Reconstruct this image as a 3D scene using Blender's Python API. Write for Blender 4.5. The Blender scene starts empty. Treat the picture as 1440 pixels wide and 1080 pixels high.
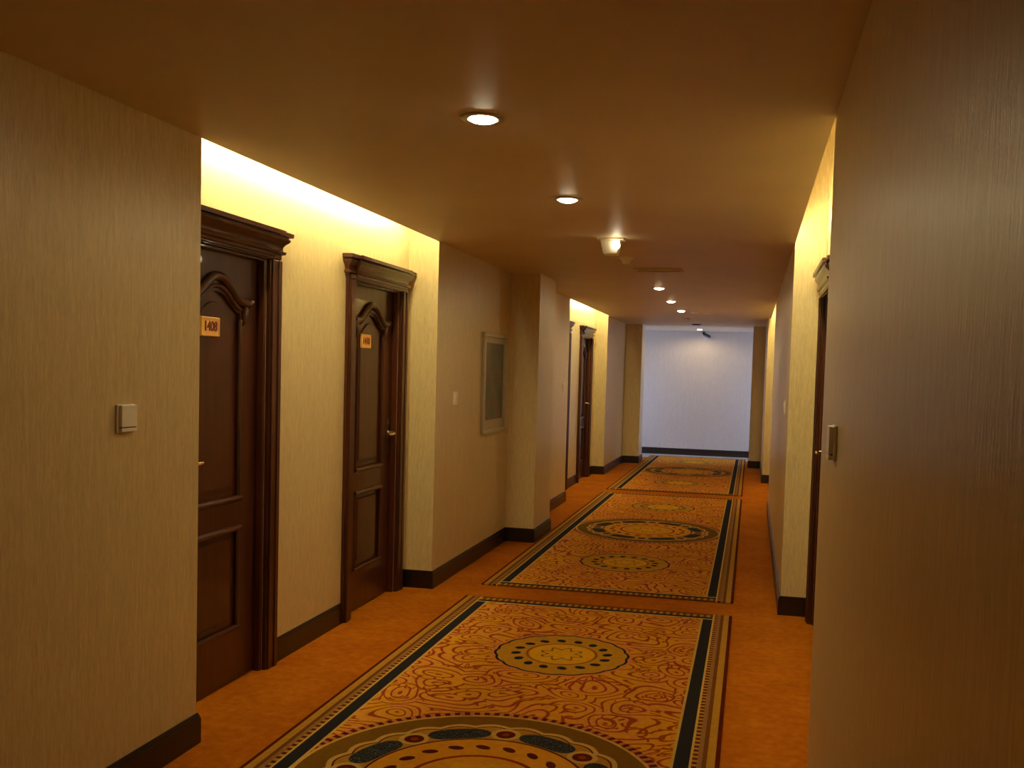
import bpy, bmesh, math, random
from mathutils import Vector, Matrix
random.seed(4)
PI = math.pi
scene = bpy.context.scene
COL = scene.collection

# ---------------------------------------------------------------- dimensions (metres)
H = 2.351                      # ceiling height
XL, XA = -2.09, -2.302         # left wall plane, back of the left door alcoves
XR, XAR = 0.230, 0.416         # right wall plane, back of the right door alcoves
XLP = -1.83                    # face of the left pillar
XL3, XR3 = -2.12, 0.193
YE = 18.2                      # far wall

# ---------------------------------------------------------------- material helpers
class G:
    """tiny node-graph writer"""
    def __init__(s, name):
        s.m = bpy.data.materials.new(name); s.m.use_nodes = True
        s.nt = s.m.node_tree; s.nt.nodes.clear()
        s.out = s.nt.nodes.new('ShaderNodeOutputMaterial')
    def n(s, t, **kw):
        nd = s.nt.nodes.new(t)
        for k, v in kw.items(): setattr(nd, k, v)
        return nd
    def lk(s, a, b): s.nt.links.new(a, b)
    def put(s, sock, v):
        if isinstance(v, bpy.types.NodeSocket): s.lk(v, sock)
        elif isinstance(v, (tuple, list)):
            v = tuple(v)
            if len(sock.default_value) == 4 and len(v) == 3: v += (1,)
            sock.default_value = v
        else: sock.default_value = v
    def m_(s, op, a, b=None, c=None):
        nd = s.n('ShaderNodeMath', operation=op)
        s.put(nd.inputs[0], a)
        if b is not None: s.put(nd.inputs[1], b)
        if c is not None: s.put(nd.inputs[2], c)
        return nd.outputs[0]
    def add(s, a, b): return s.m_('ADD', a, b)
    def sub(s, a, b): return s.m_('SUBTRACT', a, b)
    def mul(s, a, b): return s.m_('MULTIPLY', a, b)
    def lt(s, a, b): return s.m_('LESS_THAN', a, b)
    def gt(s, a, b): return s.m_('GREATER_THAN', a, b)
    def band(s, v, lo, hi): return s.mul(s.gt(v, lo), s.lt(v, hi))
    def mix(s, f, a, b):
        nd = s.n('ShaderNodeMix', data_type='RGBA')
        s.put(nd.inputs[0], f); s.put(nd.inputs[6], a); s.put(nd.inputs[7], b)
        return nd.outputs[2]
    def coord(s, scale=(1, 1, 1), kind='Object'):
        tc = s.n('ShaderNodeTexCoord'); mp = s.n('ShaderNodeMapping')
        mp.inputs['Scale'].default_value = scale
        s.lk(tc.outputs[kind], mp.inputs[0]); return mp.outputs[0]
    def noise(s, vec, scale, detail=3, rough=.5, out=0):
        nd = s.n('ShaderNodeTexNoise'); s.put(nd.inputs['Vector'], vec)
        nd.inputs['Scale'].default_value = scale; nd.inputs['Detail'].default_value = detail
        nd.inputs['Roughness'].default_value = rough
        return nd.outputs[out]
    def ramp(s, f, stops):
        nd = s.n('ShaderNodeValToRGB'); s.put(nd.inputs[0], f)
        el = nd.color_ramp.elements
        while len(el) < len(stops): el.new(.5)
        for e, (p, c) in zip(el, stops):
            e.position = p; e.color = tuple(c) + (1,)
        return nd.outputs[0]
    def bump(s, h, strength, dist=.01):
        nd = s.n('ShaderNodeBump'); s.put(nd.inputs['Height'], h)
        nd.inputs['Strength'].default_value = strength; nd.inputs['Distance'].default_value = dist
        return nd.outputs[0]
    def bsdf(s, color, rough=.5, normal=None, metal=0, spec=.5, coat=0, sheen=0):
        b = s.n('ShaderNodeBsdfPrincipled')
        s.put(b.inputs['Base Color'], color); s.put(b.inputs['Roughness'], rough)
        b.inputs['Metallic'].default_value = metal
        b.inputs['Specular IOR Level'].default_value = spec
        b.inputs['Coat Weight'].default_value = coat
        b.inputs['Sheen Weight'].default_value = sheen
        if normal is not None: s.lk(normal, b.inputs['Normal'])
        s.lk(b.outputs[0], s.out.inputs[0]); return s.m

def plain(name, color, rough=.5, metal=0, spec=.5, coat=0, var=.06, scale=30):
    g = G(name); c = g.coord()
    n = g.noise(c, scale, 3)
    lo = tuple(v * (1 - var) for v in color); hi = tuple(min(1, v * (1 + var)) for v in color)
    return g.bsdf(g.ramp(n, [(.3, lo), (.7, hi)]), rough, metal=metal, spec=spec, coat=coat)

def emit(name, color, strength):
    g = G(name); e = g.n('ShaderNodeEmission')
    e.inputs[0].default_value = tuple(color) + (1,); e.inputs[1].default_value = strength
    g.lk(e.outputs[0], g.out.inputs[0]); return g.m

# wallpaper: cream paper with fine vertical combed streaks
def make_wallpaper(name='wallpaper', tones=((.60, .465, .230), (.705, .555, .280), (.80, .64, .33))):
    g = G(name)
    base = g.coord()
    w = g.noise(base, 14, 2, .5, out=1)
    mp = g.n('ShaderNodeVectorMath', operation='MULTIPLY_ADD')
    g.lk(w, mp.inputs[0]); mp.inputs[1].default_value = (.02, .02, 0); g.lk(base, mp.inputs[2])
    def streak(sc, det):
        m2 = g.n('ShaderNodeMapping'); m2.inputs['Scale'].default_value = sc
        g.lk(mp.outputs[0], m2.inputs[0]); return g.noise(m2.outputs[0], 1, det, .6)
    a = streak((120, 120, 9), 3); b = streak((55, 55, 3), 2); c = streak((230, 230, 22), 2)
    v = g.add(g.mul(a, .5), g.add(g.mul(b, .2), g.mul(c, .3)))
    colr = g.ramp(v, [(.36, tones[0]), (.50, tones[1]), (.64, tones[2])])
    return g.bsdf(colr, .355, g.bump(v, .38, .004), spec=.8)

def make_ceiling():
    g = G('ceiling_paint'); n = g.noise(g.coord(), 2.2, 3)
    f = g.noise(g.coord(), 140, 2)
    return g.bsdf(g.ramp(n, [(.3, (.68, .54, .34)), (.7, (.73, .585, .375))]), .5, g.bump(f, .05, .002), spec=.5)

def make_carpet():
    g = G('orange_carpet'); c = g.coord()
    big = g.noise(c, 2.6, 5, .65); fine = g.noise(c, 260, 2, .6); mid = g.noise(c, 22, 4, .6)
    v = g.add(g.mul(big, .4), g.add(g.mul(mid, .4), g.mul(fine, .2)))
    colr = g.ramp(v, [(.36, (.30, .076, .003)), (.5, (.40, .112, .004)), (.64, (.50, .155, .008))])
    return g.bsdf(colr, .95, g.bump(g.add(fine, mid), .5, .006), spec=.03)

def make_wood(name, dark, light, rough=.32):
    g = G(name)
    v = g.coord((9, 9, .9)); n = g.noise(v, 2.2, 6, .62)
    w = g.noise(g.coord((70, 70, 2.5)), 1, 3, .6)
    f = g.add(g.mul(n, .65), g.mul(w, .35))
    return g.bsdf(g.ramp(f, [(.36, dark), (.62, light)]), rough, g.bump(w, .12, .002), spec=.5, coat=.25)

def make_rug():
    g = G('woven_rug')
    tc = g.n('ShaderNodeTexCoord'); sep = g.n('ShaderNodeSeparateXYZ')
    g.lk(tc.outputs['Object'], sep.inputs[0]); x, y = sep.outputs[0], sep.outputs[1]
    ax, ay = g.m_('ABSOLUTE', x), g.m_('ABSOLUTE', y)
    dx = g.sub(.867, ax)                       # distance from the long edges
    dy = g.sub(2.755, ay)                      # distance from the short edges
    maroon, tan, brown = (.085, .010, .003), (.40, .20, .022), (.15, .05, .008)
    cream, navy, olive = (.55, .34, .08), (.020, .018, .020), (.21, .10, .010)
    gold, red, pink = (.64, .285, .019), (.25, .030, .003), (.60, .20, .055)
    lemon = (.66, .34, .015)
    # ---- field of comma-shaped concentric scrolls
    cmb = g.n('ShaderNodeCombineXYZ'); g.put(cmb.inputs[0], g.mul(x, 4.3)); g.put(cmb.inputs[1], g.mul(y, 5.2))
    wob = g.n('ShaderNodeTexNoise'); g.lk(cmb.outputs[0], wob.inputs['Vector'])
    wob.inputs['Scale'].default_value = .8; wob.inputs['Detail'].default_value = .3
    sc = g.n('ShaderNodeVectorMath', operation='MULTIPLY_ADD')
    g.lk(wob.outputs[1], sc.inputs[0]); sc.inputs[1].default_value = (1.05, 1.05, 0); g.lk(cmb.outputs[0], sc.inputs[2])
    def rings(scale, k, ph):
        vo = g.n('ShaderNodeTexVoronoi', voronoi_dimensions='2D', feature='F1')
        g.lk(sc.outputs[0], vo.inputs['Vector']); vo.inputs['Scale'].default_value = scale
        vo.inputs['Randomness'].default_value = .85
        return g.m_('SINE', g.add(g.mul(vo.outputs['Distance'], k), ph))
    r1 = rings(.95, 31, .6)
    r2 = rings(2.3, 17, 2)
    zone = g.gt(g.noise(cmb.outputs[0], 1.3, 1), .55)
    line = g.sub(g.m_('MAXIMUM', r1, g.sub(g.mul(r2, g.add(g.mul(zone, .9), .35)), .05)), .2)
    redm = g.n('ShaderNodeMapRange'); g.put(redm.inputs[0], line); redm.inputs[1].default_value = .42; redm.inputs[2].default_value = .62
    pinkm = g.n('ShaderNodeMapRange'); g.put(pinkm.inputs[0], line); pinkm.inputs[1].default_value = -.15; pinkm.inputs[2].default_value = .1
    pn = g.gt(g.noise(cmb.outputs[0], .9, 1), .47)
    col = g.mix(g.mul(g.mul(pinkm.outputs[0], pn), .8), gold, pink)
    col = g.mix(g.mul(redm.outputs[0], .9), col, red)
    # ---- medallions
    def polar(yy, ymul=1.0):
        r = g.m_('SQRT', g.add(g.mul(x, x), g.mul(yy, yy)))
        return r, g.m_('ARCTAN2', yy, x)
    # small medallions, one at each end of the rug
    ys = g.sub(ay, 1.655)
    r, th = polar(ys)
    lobes = g.m_('ABSOLUTE', g.m_('SINE', g.mul(th, 9)))
    rr = g.sub(r, g.mul(lobes, .010))
    col = g.mix(g.lt(rr, .368), col, pink)
    col = g.mix(g.lt(rr, .350), col, navy)
    col = g.mix(g.lt(rr, .336), col, (.48, .25, .02))
    fr = g.m_('FRACT', g.mul(th, 16 / (2 * PI)))
    petal = g.add(g.m_('POWER', g.m_('DIVIDE', g.sub(fr, .5), .26), 2), g.m_('POWER', g.m_('DIVIDE', g.sub(r, g.add(.232, g.mul(fr, .02))), .026), 2))
    col = g.mix(g.lt(petal, 1), col, navy)
    col = g.mix(g.lt(r, .19), col, (.30, .10, .012))
    col = g.mix(g.lt(r, .176), col, lemon)
    flow = g.add(r, g.mul(g.m_('SINE', g.mul(th, 8)), .02))
    col = g.mix(g.band(flow, .085, .10), col, olive)
    # large medallion in the middle
    r, th = polar(y)
    dots = g.gt(g.m_('SINE', g.mul(th, 104)), -.1)
    col = g.mix(g.band(r, .690, .722), col, g.mix(dots, (.48, .16, .05), maroon))
    col = g.mix(g.lt(r, .686), col, cream)
    col = g.mix(g.lt(r, .674), col, (.17, .08, .008))
    lob = g.m_('ABSOLUTE', g.m_('SINE', g.mul(th, 12)))
    rs = g.sub(r, g.mul(lob, .022))
    col = g.mix(g.lt(rs, .565), col, cream)
    col = g.mix(g.lt(rs, .543), col, maroon)
    col = g.mix(g.lt(rs, .535), col, tan)
    fr = g.m_('FRACT', g.mul(th, 8 / (2 * PI)))
    blob = g.add(g.m_('POWER', g.m_('DIVIDE', g.sub(fr, .5), .34), 4), g.m_('POWER', g.m_('DIVIDE', g.sub(r, .483), .052), 2))
    leaf = g.m_('SINE', g.mul(g.noise(cmb.outputs[0], 9, 2), 40))
    col = g.mix(g.lt(blob, 1), col, g.mix(g.gt(leaf, .8), navy, (.09, .10, .11)))
    f2 = g.m_('FRACT', g.add(g.mul(th, 8 / (2 * PI)), .5))
    fl = g.m_('SQRT', g.add(g.m_('POWER', g.mul(g.sub(f2, .5), .38), 2), g.m_('POWER', g.sub(r, .485), 2)))
    col = g.mix(g.lt(fl, .060), col, cream)
    col = g.mix(g.lt(fl, .040), col, maroon)
    col = g.mix(g.lt(fl, .016), col, red)
    col = g.mix(g.lt(r, .428), col, maroon)
    col = g.mix(g.lt(r, .418), col, gold)
    fr = g.m_('FRACT', g.mul(th, 20 / (2 * PI)))
    petal = g.add(g.m_('POWER', g.m_('DIVIDE', g.sub(fr, .5), .28), 2), g.m_('POWER', g.m_('DIVIDE', g.sub(r, g.add(.325, g.mul(fr, .03))), .020), 2))
    col = g.mix(g.lt(petal, 1), col, maroon)
    col = g.mix(g.band(r, .245, .262), col, red)
    flow = g.add(r, g.mul(g.m_('SINE', g.mul(th, 8)), .03))
    col = g.mix(g.lt(flow, .17), col, lemon)
    col = g.mix(g.band(flow, .10, .115), col, red)
    # ---- borders
    col = g.mix(g.lt(dx, .186), col, cream)
    col = g.mix(g.lt(dx, .174), col, navy)
    inner = g.lt(dy, .13)
    col = g.mix(inner, col, cream)
    rope = g.gt(g.m_('SINE', g.mul(x, 150)), -.1)
    col = g.mix(g.lt(dy, .112), col, navy)
    col = g.mix(g.lt(dy, .075), col, g.mix(rope, brown, tan))
    col = g.mix(g.lt(dy, .022), col, brown)
    col = g.mix(g.lt(dx, .116), col, cream)
    ropey = g.gt(g.m_('SINE', g.mul(y, 150)), 0)
    col = g.mix(g.lt(dx, .106), col, g.mix(ropey, maroon, tan))
    col = g.mix(g.lt(dx, .086), col, (.26, .13, .045))
    col = g.mix(g.lt(dx, .068), col, brown)
    col = g.mix(g.lt(dx, .050), col, tan)
    col = g.mix(g.lt(dx, .018), col, maroon)
    fine = g.noise(g.coord(), 300, 2, .6)
    vary = g.noise(g.coord(), 40, 3, .6)
    hs = g.n('ShaderNodeHueSaturation'); g.lk(col, hs.inputs['Color'])
    g.lk(g.add(g.mul(vary, .5), .75), hs.inputs['Value'])
    return g.bsdf(hs.outputs[0], .95, g.bump(fine, .4, .004), spec=.03)

M_wall = make_wallpaper(); M_wallfar = make_wallpaper('wallpaper_daylight_tint', ((.58, .52, .44), (.64, .58, .49), (.69, .63, .54))); M_ceil = make_ceiling(); M_carpet = make_carpet(); M_rug = make_rug()  # far wallpaper: daylight's cooler tint is put into the paper colour
M_wood = make_wood('mahogany', (.036, .0085, .003), (.082, .021, .007))
M_frame = make_wood('mahogany_frame', (.040, .0085, .0035), (.088, .022, .009), .28)
M_base = make_wood('dark_baseboard_wood', (.008, .003, .002), (.016, .006, .003), .4)
M_stone = plain('pale_stone_tile', (.62, .56, .50), .25, var=.08, scale=5)
M_lampS = emit('small_lamp_glow', (1, .86, .56), 22)
M_brass = plain('brushed_brass', (.92, .76, .48), .22, metal=1)
M_plateM = plain('aged_steel', (.16, .12, .07), .35, metal=1)
M_gold = plain('gold_plate', (.88, .50, .13), .45, metal=.25)
M_digit = plain('dark_red_paint', (.16, .02, .008), .5)
M_white = plain('cream_plastic', (.93, .88, .74), .35, var=.02)
M_slot = plain('shadow_gap', (.06, .045, .03), .6)
M_chrome = plain('brushed_nickel', (.55, .50, .42), .3, metal=1)
M_black = plain('black_plastic', (.02, .02, .022), .4)
M_vent = plain('vent_enamel', (.86, .80, .72), .4)
M_silver = plain('silvered_frame', (.52, .47, .36), .35, metal=.4)
M_pvc = plain('white_window_frame', (.8, .8, .8), .4)
M_lamp = emit('lamp_glow', (1, .86, .56), 60)
M_lampC = emit('cool_lamp_glow', (.95, .92, 1), 14)
M_tube = emit('tube_glow', (1, .85, .42), 128)

def make_glass():
    g = G('window_glass'); t = g.n('ShaderNodeBsdfTransparent'); gl = g.n('ShaderNodeBsdfGlossy')
    gl.inputs['Roughness'].default_value = .02
    fr = g.n('ShaderNodeFresnel'); mx = g.n('ShaderNodeMixShader')
    g.lk(fr.outputs[0], mx.inputs[0]); g.lk(t.outputs[0], mx.inputs[1]); g.lk(gl.outputs[0], mx.inputs[2])
    g.lk(mx.outputs[0], g.out.inputs[0]); return g.m
M_glass = make_glass()

def make_art():
    g = G('picture_print'); c = g.coord((1, 2.2, 1.6))
    n = g.noise(c, 3.2, 4, .6); k = g.noise(c, 7, 2)
    base = g.ramp(n, [(.32, (.07, .10, .07)), (.5, (.12, .145, .10)), (.62, (.17, .185, .13))])
    col = g.mix(g.mul(g.gt(k, .56), .75), base, (.20, .06, .035))
    return g.bsdf(col, .45, spec=.5)
M_art = make_art()

# ---------------------------------------------------------------- mesh helpers
def link(name, bm, mat, parent=None, loc=(0, 0, 0), smooth=False, bevel=0, kind=None):
    bmesh.ops.recalc_face_normals(bm, faces=bm.faces[:])
    me = bpy.data.meshes.new(name); bm.to_mesh(me); bm.free()
    for mt in (mat if isinstance(mat, (list, tuple)) else [mat]): me.materials.append(mt)
    if smooth:
        for p in me.polygons: p.use_smooth = True
        me.set_sharp_from_angle(angle=math.radians(38))
    o = bpy.data.objects.new(name, me); COL.objects.link(o); o.location = loc
    if parent is not None: o.parent = parent
    if bevel:
        b = o.modifiers.new('Bevel', 'BEVEL'); b.width = bevel; b.segments = 2; b.limit_method = 'ANGLE'
    if kind: o['kind'] = kind
    return o

def tag(o, label=None, cat=None, group=None):
    if label: o['label'] = label
    if cat: o['category'] = cat
    if group: o['group'] = group
    return o

def thing(name, loc, label, cat, group=None):
    o = bpy.data.objects.new(name, None); COL.objects.link(o); o.location = loc
    o.empty_display_size = .1
    return tag(o, label, cat, group)

def box(bm, a, b):
    vs = [bm.verts.new((x, y, z)) for x in (a[0], b[0]) for y in (a[1], b[1]) for z in (a[2], b[2])]
    for f in ((0, 1, 3, 2), (4, 6, 7, 5), (0, 4, 5, 1), (2, 3, 7, 6), (0, 2, 6, 4), (1, 5, 7, 3)):
        bm.faces.new([vs[i] for i in f])
    return vs

def prism(bm, pts, z0, z1):
    lo = [bm.verts.new((p[0], p[1], z0)) for p in pts]; hi = [bm.verts.new((p[0], p[1], z1)) for p in pts]
    bm.faces.new(lo); bm.faces.new(hi); n = len(pts)
    for i in range(n): bm.faces.new((lo[i], lo[(i + 1) % n], hi[(i + 1) % n], hi[i]))

def loft(bm, rings, close=True, cap=True):
    V = [[bm.verts.new(p) for p in r] for r in rings]
    n = len(V[0])
    for a, b in zip(V, V[1:]):
        for i in range(n if close else n - 1):
            bm.faces.new((a[i], a[(i + 1) % n], b[(i + 1) % n], b[i]))
    if cap: bm.faces.new(V[0]); bm.faces.new(V[-1])
    return V

def lathe(bm, prof, seg=32, c=(0, 0, 0), cap=False):
    rings = [[(c[0] + r * math.cos(2 * PI * i / seg), c[1] + r * math.sin(2 * PI * i / seg), c[2] + z) for i in range(seg)] for r, z in prof]
    loft(bm, rings, True, cap)

def tube(bm, pts, rad, seg=10, cap=True, flat=1.0):
    """sweep a round bar along pts (rad: number or list)"""
    pts = [Vector(p) for p in pts]; rings = []
    up = Vector((0, 0, 1)); prev = None
    for i, p in enumerate(pts):
        d = (pts[min(i + 1, len(pts) - 1)] - pts[max(i - 1, 0)]).normalized()
        ref = prev if prev is not None else (up if abs(d.dot(up)) < .9 else Vector((1, 0, 0)))
        a = (ref - d * ref.dot(d)).normalized(); prev = a; b = d.cross(a)
        r = rad[i] if isinstance(rad, (list, tuple)) else rad
        rings.append([tuple(p + (a * math.cos(t) + b * math.sin(t) * flat) * r) for t in [2 * PI * k / seg for k in range(seg)]])
    loft(bm, rings, True, cap)

# ---------------------------------------------------------------- door positions (casing outer edges along the corridor)
CW = .10                        # casing width
D1, D2, D3, D4, D5 = (3.383, 4.323), (5.13, 6.07), (10.99, 11.93), (12.70, 13.64), (5.13, 6.07)
DOORTOP = 2.0
NOTCH = .075

# ---------------------------------------------------------------- walls
def path_with_doors(x, y0, y1, doors, s):
    """back wall of an alcove from y0 to y1 with door niches; s=-1 left wall, +1 right wall"""
    pts = []
    for d in doors:
        a, b = d[0] + CW, d[1] - CW
        pts += [(x, a), (x + s * NOTCH, a), (x + s * NOTCH, b), (x, b)]
    return pts

left_face = [(XL, -3), (XL, 3.326), (XA, 3.326)] + path_with_doors(XA, 0, 0, (D1, D2), -1) + \
            [(XA, 6.14), (XL, 6.14), (XL, 8.10), (XLP, 8.10), (XLP, 8.77), (XL, 8.77), (XL, 10.85), (XA, 10.85)] + \
            path_with_doors(XA, 0, 0, (D3, D4), -1) + [(XA, 13.99), (XL3, 13.99), (XL3, 16.05), (-1.843, 16.05), (-1.843, 16.55), (-3.6, 16.55)]
right_face = [(XR, -3), (XR, 3.217), (XAR, 3.217)] + path_with_doors(XAR, 0, 0, (D5,), 1) + \
             [(XAR, 6.17), (XR, 6.17), (XR, 11.0), (XAR, 11.0), (XAR, 13.91), (XR3, 13.91), (XR3, 16.15), (-.01, 16.15), (-.01, 16.65), (1.7, 16.65)]
TOP = H + .85
bm = bmesh.new()
prism(bm, left_face + [(-3.6, 16.35), (-2.75, 16.35), (-2.75, -3)], -.02, TOP)
for d in (D1, D2, D3, D4): box(bm, (XA - NOTCH - .001, d[0] + CW, DOORTOP), (XA, d[1] - CW, TOP))
link('wall_left', bm, M_wall, kind='structure')
bm = bmesh.new()
prism(bm, right_face + [(1.7, 16.45), (.9, 16.45), (.9, -3)], -.02, TOP)
box(bm, (XAR, D5[0] + CW, DOORTOP), (XAR + NOTCH + .001, D5[1] - CW, TOP))
link('wall_right', bm, M_wall, kind='structure')
bm = bmesh.new(); box(bm, (-3.75, YE, -.02), (1.85, YE + .15, TOP)); link('wall_far', bm, M_wallfar, kind='structure')
bm = bmesh.new(); box(bm, (-2.75, -3.15, -.02), (.9, -3, TOP)); link('wall_back', bm, M_wall, kind='structure')
# end walls of the cross passage beyond the pillars, with a window opening each
def window_wall(name, x0, x1, y0, y1, wy0, wy1, wz0, wz1):
    bm = bmesh.new()
    box(bm, (x0, y0, -.02), (x1, y1, wz0)); box(bm, (x0, y0, wz1), (x1, y1, TOP))
    box(bm, (x0, y0, wz0), (x1, wy0, wz1)); box(bm, (x0, wy1, wz0), (x1, y1, wz1))
    link(name, bm, M_wall, kind='structure')
window_wall('wall_passage_left', -3.75, -3.6, 16.35, YE, 16.72, 18.05, .10, 2.2)
window_wall('wall_passage_right', 1.7, 1.85, 16.45, YE, 16.80, 18.05, .10, 2.2)
def window(name, x, y0, y1, z0, z1):
    bm = bmesh.new()
    for a, b in (((x - .03, y0, z0), (x + .03, y1, z0 + .05)), ((x - .03, y0, z1 - .05), (x + .03, y1, z1)),
                 ((x - .03, y0, z0 + .05), (x + .03, y0 + .05, z1 - .05)), ((x - .03, y1 - .05, z0 + .05), (x + .03, y1, z1 - .05)),
                 ((x - .02, (y0 + y1) / 2 - .025, z0 + .05), (x + .02, (y0 + y1) / 2 + .025, z1 - .05))):
        box(bm, a, b)
    f = link(name, bm, M_pvc, kind='structure')
    bm = bmesh.new(); box(bm, (x - .004, y0 + .05, z0 + .05), (x + .004, y1 - .05, z1 - .05))
    link('pane', bm, M_glass, f)
window('window_1', -3.675, 16.72, 18.05, .10, 2.2)
window('window_2', 1.775, 16.80, 18.05, .10, 2.2)

# floor and ceiling
bm = bmesh.new(); box(bm, (-3.75, -3.15, -.10), (1.85, 17.35, 0)); link('floor', bm, M_carpet, kind='structure')
bm = bmesh.new(); box(bm, (-3.75, 17.35, -.10), (1.85, YE + .15, 0)); link('floor', bm, M_stone, kind='structure')
bm = bmesh.new()      # suspended slab that stops short of the alcove walls, leaving the light slots
cl = [(XL, -3), (XL, 8.10), (XLP, 8.10), (XLP, 8.77), (XL, 8.77), (XL, 13.99), (XL3, 13.99), (XL3, 16.05), (-1.843, 16.05), (-1.843, 16.55), (-3.6, 16.55), (-3.6, YE)]
cr = [(XR, -3), (XR, 13.91), (XR3, 13.91), (XR3, 16.15), (-.01, 16.15), (-.01, 16.65), (1.7, 16.65), (1.7, YE)]
prism(bm, cl + cr[::-1], H, H + .018)
link('ceiling', bm, M_ceil, kind='structure')
bm = bmesh.new(); box(bm, (-3.75, -3.15, TOP), (1.85, YE + .15, TOP + .1)); link('ceiling', bm, M_ceil, kind='structure')

# baseboards
def baseboard(name, runs, s):
    """runs: lists of axis-aligned points; the room lies on the side given by s"""
    bm = bmesh.new()
    for pts in runs:
        def off(t):
            out = []
            for i, p in enumerate(pts):
                n = Vector((0, 0))
                for a, b in ((i - 1, i), (i, i + 1)):
                    if a < 0 or b >= len(pts): continue
                    d = (Vector(pts[b]) - Vector(pts[a])).normalized()
                    n += Vector((d.y, -d.x)) * s
                out.append((p[0] + n.x * t, p[1] + n.y * t))
            return out
        for t, z0, z1 in ((.014, 0, .100), (.010, .100, .112), (.006, .112, .120)):
            o = off(t); b0 = off(-.004)
            for i in range(len(pts) - 1):
                prism(bm, [b0[i], b0[i + 1], o[i + 1], o[i]], z0, z1)
    link(name, bm, M_base, kind='structure')
baseboard('baseboard_left', [
    [(XL, -3), (XL, 3.326), (XA, 3.326), (XA, D1[0])], [(XA, D1[1]), (XA, D2[0])],
    [(XA, D2[1]), (XA, 6.14), (XL, 6.14), (XL, 8.10), (XLP, 8.10), (XLP, 8.77), (XL, 8.77), (XL, 10.85), (XA, 10.85), (XA, D3[0])],
    [(XA, D3[1]), (XA, D4[0])],
    [(XA, D4[1]), (XA, 13.99), (XL3, 13.99), (XL3, 16.05), (-1.843, 16.05), (-1.843, 16.55), (-3.6, 16.55)]], 1)
baseboard('baseboard_right', [
    [(XR, -3), (XR, 3.217), (XAR, 3.217), (XAR, D5[0])],
    [(XAR, D5[1]), (XAR, 6.17), (XR, 6.17), (XR, 11.0), (XAR, 11.0), (XAR, 13.91), (XR3, 13.91), (XR3, 16.15), (-.01, 16.15), (-.01, 16.65), (1.7, 16.65)]], -1)
baseboard('baseboard_far', [[(-3.6, YE), (1.7, YE)]], 1)

# ---------------------------------------------------------------- doors
def text_verts(body, size):
    cu = bpy.data.curves.new('digits', 'FONT'); cu.body = body; cu.size = size; cu.extrude = .0012
    cu.align_x = 'CENTER'; cu.align_y = 'CENTER'; cu.offset = size * .02
    o = bpy.data.objects.new('digits', cu); COL.objects.link(o)
    bpy.context.view_layer.update()
    me = bpy.data.meshes.new_from_object(o.evaluated_get(bpy.context.evaluated_depsgraph_get()))
    bpy.data.objects.remove(o); bpy.data.curves.remove(cu)
    return me

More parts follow.
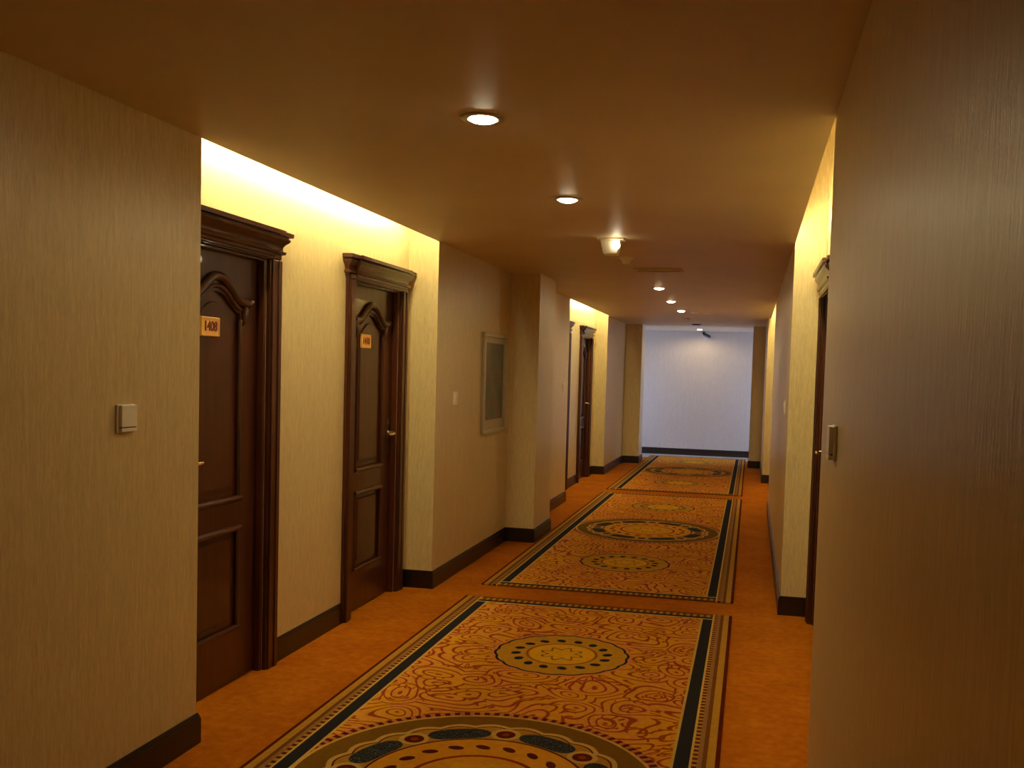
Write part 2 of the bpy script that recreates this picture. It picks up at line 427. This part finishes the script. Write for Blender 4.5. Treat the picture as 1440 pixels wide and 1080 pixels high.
def door(name, X, span, s, hinge, label, number=None, sign_u=0, arch=True):
    """X: wall plane, s=+1 when the corridor lies towards +X. local u along Y from door centre, v out of the wall"""
    c = (span[0] + span[1]) / 2; hw = (span[1] - span[0]) / 2; ow = hw - CW
    root = thing(name, (X, c, 0), label, 'door', 'panelled hotel room doors'); root['kind'] = 'structure'
    P = lambda v, u, z: (s * v, u, z)
    def bx(bm, v0, v1, u0, u1, z0, z1): box(bm, P(v0, u0, z0), P(v1, u1, z1))
    # casing: two stepped uprights with plinths, stepped head, jamb lining
    bm = bmesh.new()
    for sg in (-1, 1):
        def up(v0, v1, a, b, z0=0, z1=DOORTOP): bx(bm, v0, v1, min(sg * a, sg * b), max(sg * a, sg * b), z0, z1)
        up(.0, .020, ow, hw); up(.020, .030, ow + .012, hw - .008); up(.030, .036, ow + .060, hw - .010)
        up(-.070, .0, ow - .012, ow)                       # jamb lining
        up(-.030, .0, ow - .022, ow - .010)
    bx(bm, -.070, 0, -ow, ow, DOORTOP - .012, DOORTOP)
    bx(bm, 0, .020, -hw, hw, DOORTOP, 2.03); bx(bm, .020, .030, -hw + .008, hw - .008, DOORTOP + .006, 2.03)
    link('door_frame', bm, M_frame, root, bevel=.003)
    # crown moulding, lofted with returns at both ends
    prof = [(2.012, -.004), (2.018, .006), (2.030, .008), (2.034, .022), (2.046, .026), (2.050, .014), (2.058, .012), (2.070, .014),
            (2.082, .022), (2.092, .034), (2.102, .040), (2.108, .040), (2.112, .034), (2.116, .034), (2.119, .050), (2.138, .052), (2.141, .046)]
    bm = bmesh.new(); rings = []
    for z, p in prof:
        f = .030 + p; w = hw + p; k = .018                # middle breaks slightly forward of the ends
        e = hw - .085
        rings.append([P(-.0, -w, z), P(f - k, -w, z), P(f - k, -e - p * .4, z), P(f, -e - p * .4, z), P(f, e + p * .4, z), P(f - k, e + p * .4, z), P(f - k, w, z), P(-.0, w, z)])
    loft(bm, rings); link('crown_molding', bm, M_frame, root, smooth=True)
    # leaf with recessed panels under an ogee head
    def bell(u):                                           # ogee: rounded crown, long shoulders
        t = min(1, max(0, (abs(u) / (ow - .12) - .06) / .78)); return .085 * (1 - t * t * (3 - 2 * t))
    pw = ow - .165 + .10                                   # panel half width
    pw = ow - .19 + .02
    bm = bmesh.new()
    lw = ow - .012
    bx(bm, -.068, -.052, -lw, lw, .006, DOORTOP - .012)
    F0, F1 = -.052, -.038
    bx(bm, F0, F1, -lw, -pw, .006, DOORTOP - .012); bx(bm, F0, F1, pw, lw, .006, DOORTOP - .012)
    bx(bm, F0, F1, -pw, pw, .006, .255); bx(bm, F0, F1, -pw, pw, .735, .860)
    N = 24; us = [-pw + 2 * pw * i / N for i in range(N + 1)]
    zt = lambda u: 1.725 + bell(u) * 1.05
    for a, b in zip(us, us[1:]):                           # top rail follows the arch
        vs = [P(F0, a, zt(a)), P(F0, b, zt(b)), P(F0, b, DOORTOP - .012), P(F0, a, DOORTOP - .012)]
        ws = [P(F1, a, zt(a)), P(F1, b, zt(b)), P(F1, b, DOORTOP - .012), P(F1, a, DOORTOP - .012)]
        A = [bm.verts.new(v) for v in vs]; B = [bm.verts.new(v) for v in ws]
        bm.faces.new(B); bm.faces.new((A[0], A[1], B[1], B[0]))
    # raised fields
    m = .045
    for z0, z1, top in ((.255 + m, .735 - m, None), (.860 + m, 0, 1)):
        loop = [(-pw + m, z0), (pw - m, z0)]
        if top:
            loop += [(u, zt(u) - m) for u in [pw - m - (2 * (pw - m)) * i / 16 for i in range(17)]]
        else: loop += [(pw - m, z1), (-pw + m, z1)]
        cz = sum(q[1] for q in loop) / len(loop)
        inner = [(u * .90, cz + (z - cz) * .965) for u, z in loop]
        A = [bm.verts.new(P(-.052, u, z)) for u, z in loop]; B = [bm.verts.new(P(-.043, u, z)) for u, z in inner]
        for i in range(len(A)): bm.faces.new((A[i], A[(i + 1) % len(A)], B[(i + 1) % len(A)], B[i]))
        bm.faces.new(B)
    leaf = link('door_leaf', bm, M_wood, root)
    # panel mouldings
    bm = bmesh.new()
    up_loop = [(-pw, 1.725), (-pw, .86), (pw, .86), (pw, 1.725)]
    tube(bm, [P(-.038, u, z) for u, z in ((-pw, 1.70), (-pw, .875))], .010, 8); tube(bm, [P(-.038, u, z) for u, z in ((pw, .875), (pw, 1.70))], .010, 8)
    for zz in (.868, .727): tube(bm, [P(-.036, -pw - .012, zz), P(-.036, pw + .012, zz)], .015, 10)
    tube(bm, [P(-.038, -pw - .01, .258), P(-.038, pw + .01, .258)], .012, 8)
    for sg in (-1, 1): tube(bm, [P(-.038, sg * pw, .262), P(-.038, sg * pw, .72)], .010, 8)
    link('panel_molding', bm, M_wood, leaf, smooth=True)
    bm = bmesh.new()
    aw = pw + .07
    pts = [(-aw + 2 * aw * i / 40) for i in range(41)]
    tube(bm, [P(-.034, u, 1.782 + 1.12 * bell(u) + .004 * math.cos(PI * u / aw)) for u in pts], .021, 12)
    tube(bm, [P(-.036, u, 1.745 + 1.10 * bell(u)) for u in [-pw + 2 * pw * i / 40 for i in range(41)]], .011, 10)
    for sg in (-1, 1):                                     # carved drops at both ends of the arch
        tube(bm, [P(-.036, sg * (pw + .035), 1.765), P(-.034, sg * (pw + .030), 1.745), P(-.034, sg * (pw + .028), 1.715), P(-.036, sg * (pw + .024), 1.690), P(-.037, sg * (pw + .022), 1.672)], [.012, .020, .017, .012, .004], 10)
        tube(bm, [P(-.036, sg * (aw + .004), 1.776), P(-.030, sg * aw, 1.784), P(-.036, sg * (aw - .01), 1.79)], [.008, .022, .010], 10)
    link('arch_carving', bm, M_wood, leaf, smooth=True)
    # lock plate with lever
    hu = hinge * -(lw - .055)
    bm = bmesh.new(); bx(bm, -.038, -.031, hu - .022, hu + .022, .93, 1.165)
    hp = link('lock_plate', bm, M_plateM, root, bevel=.003); hp['label'] = 'narrow metal lock plate'
    bm = bmesh.new()
    d = 1 if hinge > 0 else -1
    tube(bm, [P(-.031, hu, 1.07), P(.006, hu, 1.07), P(.016, hu + d * .010, 1.07), P(.020, hu + d * .03, 1.068), P(.020, hu + d * .075, 1.066), P(.018, hu + d * .115, 1.068)], [.012, .011, .011, .0105, .010, .008], 12)
    tube(bm, [P(-.034, hu, 1.07), P(-.024, hu, 1.07)], .019, 16)
    tube(bm, [P(-.034, hu, 1.135), P(-.026, hu, 1.135)], .011, 12)
    lv = link('lever_handle', bm, M_brass, hp, smooth=True); lv['label'] = 'shiny brass lever handle'
    # number plate
    if number:
        bm = bmesh.new(); zc = 1.655
        bx(bm, -.044, -.034, sign_u - .075, sign_u + .075, zc - .043, zc + .043)
        sgn = link('number_plate', bm, M_gold, root, bevel=.004); sgn['label'] = 'square gold room number plate'
        bm = bmesh.new()
        for a, b, e, f in ((-.072, .072, .034, .040), (-.072, .072, -.040, -.034), (-.072, -.066, -.034, .034), (.066, .072, -.034, .034)):
            bx(bm, -.034, -.0318, sign_u + a, sign_u + b, zc + e, zc + f)
        link('plate_rim', bm, M_gold, sgn)
        me = text_verts(number, .060); bm = bmesh.new(); bm.from_mesh(me)
        for v in bm.verts:
            x, y, z = v.co; v.co = P(-.0325 + z, sign_u + x * s * .88, zc + y)
        bpy.data.meshes.remove(me)
        link('room_number', bm, M_digit, sgn)
    return root

door('door_1', XA, D1, 1, 1, 'dark mahogany door nearest on the left, its left half hidden by the wall corner', '1408', -.053)
door('door_2', XA, D2, 1, -1, 'dark mahogany door seen whole on the left, gold number plate and lever handle', '1410', -.08)
door('door_3', XA, D3, 1, 1, 'left door hidden but for a sliver of its crown moulding in the far lit alcove')
door('door_4', XA, D4, 1, -1, 'small distant dark door on the left in the far lit alcove')
door('door_5', XAR, D5, -1, -1, 'dark door edge with crown moulding in the right hand alcove')

# ---------------------------------------------------------------- rugs
def rug(cy, half, label, rot=0):
    bm = bmesh.new(); box(bm, (-.867, -half, 0), (.867, half, .009))
    o = link('runner_rug', bm, M_rug, loc=(-.932, cy, .0005), bevel=.003)
    o.scale.y = 1; o.rotation_euler.z = rot
    return tag(o, label, 'rug', 'patterned runner rugs down the corridor')
rug(3.235, 2.765, 'nearest patterned rug with navy border, at the bottom of the photo')
rug(9.10, 2.74, 'middle patterned rug between the pillar and the nearest rug')
rug(14.95, 2.74, 'farthest patterned rug, ending at the pale far wall')

# ---------------------------------------------------------------- hidden tubes in the light slots
def cove_tube(x, y0, y1, label):
    n = max(2, round((y1 - y0) / 1.2)); L = (y1 - y0) / n
    root = thing('cove_lamp', (x, (y0 + y1) / 2, H + .12), label, 'lamp', 'tube lamps above the door alcoves')
    for i in range(n):
        a = y0 - (y0 + y1) / 2 + i * L + .012
        bm = bmesh.new(); tube(bm, [(0, a, 0), (0, a + L - .024, 0)], .010, 12)
        link('glass_tube', bm, M_tube, root, smooth=True)
    bm = bmesh.new(); box(bm, (-.012, -(y1 - y0) / 2, .016), (.012, (y1 - y0) / 2, .045))
    link('tube_holder', bm, M_white, root)
cove_tube(XL - .035, 3.42, 6.04, 'hidden tube lamp lighting the near left alcove wall')
cove_tube(XL - .035, 10.95, 13.89, 'hidden tube lamp lighting the far left alcove wall')
cove_tube(XR + .018, 3.31, 6.07, 'hidden tube lamp lighting the near right alcove wall')
cove_tube(XR + .018, 11.1, 13.8, 'hidden tube lamp lighting the far right alcove wall')

# ---------------------------------------------------------------- downlights
SPOTW = 13
def downlight(x, y, label, power=SPOTW, mat=None, color=(1, .80, .46), ring=.076):
    r = thing('recessed_downlight', (x, y, H), label, 'ceiling light', 'recessed round downlights along the ceiling')
    bm = bmesh.new()
    lathe(bm, [(ring, .0), (ring, -.004), (ring - .006, -.007), (.052, -.006), (.050, -.001), (.050, 0)], 32)
    link('trim_ring', bm, M_chrome, r, smooth=True)
    bm = bmesh.new()
    lathe(bm, [(.045, -.001), (.045, -.006), (.038, -.012), (.024, -.016), (.010, -.018), (.001, -.0185)], 28, cap=True)
    link('lamp', bm, mat or M_lamp, r, smooth=True)
    ld = bpy.data.lights.new('downlight_beam', 'SPOT'); ld.energy = power; ld.color = color
    ld.spot_size = math.radians(176); ld.spot_blend = .4; ld.shadow_soft_size = .03
    lo = bpy.data.objects.new('downlight_beam', ld); COL.objects.link(lo); lo.parent = r; lo.location = (0, 0, -.035)
    return r
downlight(-.927, 3.148, 'glowing recessed downlight nearest the camera', power=5.5)
downlight(-.924, 4.639, 'glowing recessed downlight, second from the camera')
downlight(-.925, 9.362, 'glowing downlight just beyond the square ceiling grille')
downlight(-.945, 11.0, 'middle one of the three bright downlights in the distance')
downlight(-.945, 12.583, 'glowing downlight beside the pale square air grille')
downlight(-.964, 17.418, 'last white downlight close to the pale far wall', 21, M_lampC, (1, .74, .42))

# ceiling spotlight: wide plate, tapering cream body, lamp on its far right side
r = thing('ceiling_spotlight', (-.905, 6.0, H), 'cream surface mounted spotlight with tapered body, third lamp from the camera', 'ceiling light')
bm = bmesh.new(); loft(bm, [[(-.085, -.06, z), (.085, -.06, z), (.085, .06, z), (-.085, .06, z)] for z in (0, -.012)])
link('mounting_plate', bm, M_white, r, bevel=.003)
bm = bmesh.new(); loft(bm, [[(-a, -b, z), (a, -b, z), (a, b, z), (-a, b, z)] for a, b, z in ((.064, .050, -.012), (.058, .047, -.040), (.045, .040, -.095), (.040, .036, -.104))])
link('housing', bm, M_white, r, bevel=.004)
bm = bmesh.new(); lathe(bm, [(.001, -.015), (.012, -.013), (.020, -.008), (.023, 0), (.022, .010)], 24)
bmesh.ops.transform(bm, matrix=Matrix.Translation((.040, -.050, -.050)) @ Matrix.Rotation(math.radians(-50), 4, 'X'), verts=bm.verts)
link('lamp', bm, M_lampS, r, smooth=True)
ld = bpy.data.lights.new('spotlight_beam', 'SPOT'); ld.energy = 12; ld.color = (1, .80, .46)
ld.spot_size = math.radians(176); ld.spot_blend = .4; ld.shadow_soft_size = .03
lo = bpy.data.objects.new('spotlight_beam', ld); COL.objects.link(lo); lo.parent = r; lo.location = (.02, 0, -.14)

# smoke detector
r = thing('smoke_detector', (-.935, 6.95, H), 'small cream smoke detector on the ceiling behind the spotlight', 'smoke detector')
bm = bmesh.new(); lathe(bm, [(.001, 0), (.052, 0), (.052, -.010), (.046, -.014), (.001, -.014)], 28); link('detector_base', bm, M_white, r, smooth=True)
bm = bmesh.new(); lathe(bm, [(.036, -.014), (.034, -.026), (.030, -.030), (.030, -.038), (.026, -.046), (.001, -.048)], 28); link('detector_head', bm, M_white, r, smooth=True)

# ceiling grilles
def grille(x0, x1, y0, y1, label, mat, nsl):
    r = thing('air_grille', ((x0 + x1) / 2, (y0 + y1) / 2, H), label, 'air vent', 'air grilles in the ceiling')
    w, d = (x1 - x0) / 2, (y1 - y0) / 2; bm = bmesh.new(); t = .022
    box(bm, (-w, -d, -.012), (w, -d + t, 0)); box(bm, (-w, d - t, -.012), (w, d, 0))
    box(bm, (-w, -d + t, -.007), (-w + t, d - t, 0)); box(bm, (w - t, -d + t, -.007), (w, d - t, 0))
    link('grille_frame', bm, mat, r, bevel=.0015)
    bm = bmesh.new(); box(bm, (-w + t, -d + t, -.001), (w - t, d - t, 0)); link('duct_shade', bm, M_slot, r)  # flush dark sheet, its colour stands in for shade behind the louvres
    bm = bmesh.new()
    for i in range(nsl):
        y = -d + t + (2 * d - 2 * t) * (i + .5) / nsl
        vs = box(bm, (-w + t, y - .006, -.0045), (w - t, y + .006, -.0035))
    link('louvres', bm, mat, r)
grille(-.965, -.58, 7.63, 7.83, 'wide flush air grille on the ceiling past the smoke detector', M_ceil, 6)
grille(-.835, -.585, 12.82, 13.07, 'pale square air grille right of the distant downlights', M_vent, 7)
def puck(x, y, rad, mat, label, dark):
    r = thing('ceiling_speaker' if dark else 'ceiling_sensor', (x, y, H), label, 'speaker' if dark else 'sensor')
    bm = bmesh.new(); lathe(bm, [(.001, 0), (rad, 0), (rad, -.010), (rad * .85, -.016), (.001, -.016)], 24); link('cover_ring', bm, mat, r, smooth=True)
    bm = bmesh.new(); lathe(bm, [(.001, -.018), (rad * .6, -.018), (rad * .68, -.015)], 24); link('center_cap', bm, M_slot if dark else M_white, r, smooth=True)
puck(-.99, 14.27, .05, M_white, 'tiny pale round sensor on the ceiling before the lobby', False)
puck(-.93, 15.77, .075, M_black, 'dark round fitting on the ceiling near the last downlight', True)

# security camera on the far wall under the ceiling
r = thing('security_camera', (-.86, YE, 2.27), 'small dark security camera high on the pale far wall', 'security camera')
bm = bmesh.new(); tube(bm, [(-.07, .004, .052), (-.07, -.014, .052)], .026, 20); tube(bm, [(-.07, -.012, .052), (-.065, -.07, .05), (-.04, -.11, .022)], .010, 10)
link('bracket', bm, M_black, r, smooth=True)
bm = bmesh.new(); tube(bm, [(-.055, -.10, .022), (.045, -.19, -.022)], .028, 18)
tube(bm, [(.040, -.186, -.020), (.060, -.204, -.029)], .020, 18)
link('camera_body', bm, M_black, r, smooth=True)

# ---------------------------------------------------------------- switches
def switch(X, s, y, z, label, kind='rocker', w=.094, h=.096):
    r = thing('light_switch' if kind == 'rocker' else 'key_card_switch', (X, y, z), label, 'light switch')
    bm = bmesh.new(); box(bm, (0, -w / 2, -h / 2), (s * .009, w / 2, h / 2)); plate = link('switch_plate', bm, M_white, r, bevel=.003)
    bm = bmesh.new()
    if kind == 'rocker':
        vs = [(s * .009, -w * .30, -h * .36), (s * .009, w * .30, -h * .36), (s * .009, w * .30, h * .36), (s * .009, -w * .30, h * .36)]
        ws = [(s * .012, -w * .29, -h * .35), (s * .012, w * .29, -h * .35), (s * .017, w * .29, h * .35), (s * .017, -w * .29, h * .35)]
        loft(bm, [vs, ws]); link('rocker', bm, M_white, plate, bevel=.0015)
    else:
        box(bm, (s * .009, -w * .42, -h * .30), (s * .021, w * .46, h * .47)); box(bm, (s * .009, -w * .42, -h * .47), (s * .021, w * .46, -h * .34)); hs = link('card_housing', bm, M_white, r, bevel=.002)
        bm = bmesh.new(); box(bm, (s * .009, -w * .40, -h * .34), (s * .015, w * .44, -h * .30)); link('card_slot', bm, M_slot, hs)
switch(XL, 1, 2.878, 1.300, 'cream box shaped switch on the near left wall before the first door', 'card')
switch(XL, 1, 6.56, 1.292, 'small white switch on the wall between the second door and the picture')
switch(XL, 1, 10.57, 1.330, 'tiny pale switch on the left wall between the pillar and the far alcove')
switch(XR, -1, 2.700, 1.330, 'pale switch seen edge-on at the end of the near right wall', 'card')
switch(XR, -1, 6.63, 1.310, 'small pale switch on the right wall past the right hand door')

# ---------------------------------------------------------------- framed picture
r = thing('framed_picture', (XL, 7.585, 1.395), 'tall narrow framed picture in muted green on the left wall before the pillar', 'picture')
w, h = .345, .405; t = .034; bm = bmesh.new()
for a, b in (((0, -w, -h), (.028, w, -h + t)), ((0, -w, h - t), (.028, w, h)), ((0, -w, -h + t), (.028, -w + t, h - t)), ((0, w - t, -h + t), (.028, w, h - t))):
    box(bm, a, b)
link('picture_frame', bm, M_silver, r, bevel=.005)
bm = bmesh.new(); box(bm, (.002, -w + t, -h + t), (.012, w - t, h - t)); mb = link('mount_board', bm, M_silver, r)
bm = bmesh.new(); box(bm, (.012, -w + t + .05, -h + t + .075), (.0135, w - t - .05, h - t - .045)); link('print', bm, M_art, mb)

# ---------------------------------------------------------------- daylight through the passage windows
wd = bpy.data.worlds.new('World'); scene.world = wd; wd.use_nodes = True
nt = wd.node_tree; nt.nodes.clear()
sky = nt.nodes.new('ShaderNodeTexSky'); sky.sky_type = 'HOSEK_WILKIE'; sky.turbidity = 4; sky.sun_direction = (.3, -.4, .8)
mxw = nt.nodes.new('ShaderNodeMix'); mxw.data_type = 'RGBA'; mxw.inputs[0].default_value = .8
mxw.inputs[7].default_value = (.60, .84, 1.6, 1)
bg = nt.nodes.new('ShaderNodeBackground'); bg.inputs[1].default_value = 7
ow = nt.nodes.new('ShaderNodeOutputWorld')
nt.links.new(sky.outputs[0], mxw.inputs[6]); nt.links.new(mxw.outputs[2], bg.inputs[0]); nt.links.new(bg.outputs[0], ow.inputs[0])
for x, rot, y0, y1 in ((-3.76, -PI / 2, 16.72, 18.05), (1.86, PI / 2, 16.80, 18.05)):
    al = bpy.data.lights.new('window_portal', 'AREA'); al.shape = 'RECTANGLE'; al.size = 2.1; al.size_y = y1 - y0
    al.cycles.is_portal = True
    ao = bpy.data.objects.new('window_portal', al); COL.objects.link(ao)
    ao.location = (x, (y0 + y1) / 2, 1.15); ao.rotation_euler = (0, rot, 0)

# ---------------------------------------------------------------- camera
cx, cy, fpx, yaw, pitch, roll = 783.03, 593.634, 1338.66, .20085, .05236, .02954
Rt = Vector((math.cos(yaw), math.sin(yaw), 0))
F = Vector((-math.sin(yaw) * math.cos(pitch), math.cos(yaw) * math.cos(pitch), -math.sin(pitch)))
U = Rt.cross(F)
rv = Rt * math.cos(roll) + U * math.sin(roll); uv = -Rt * math.sin(roll) + U * math.cos(roll)
cd = bpy.data.cameras.new('camera'); co = bpy.data.objects.new('camera', cd); COL.objects.link(co)
co.matrix_world = Matrix(((rv.x, uv.x, -F.x, 0), (rv.y, uv.y, -F.y, 0), (rv.z, uv.z, -F.z, 1.5), (0, 0, 0, 1)))
cd.sensor_width = 36; cd.lens = fpx * 36 / 1440
cd.shift_x = -(cx - 720) / 1440; cd.shift_y = (cy - 540) / 1440
cd.clip_start = .02; scene.camera = co

scene.view_settings.view_transform = 'Standard'; scene.view_settings.look = 'None'
scene.view_settings.gamma = 1; scene.view_settings.use_curve_mapping = False
scene.view_settings.exposure = 0
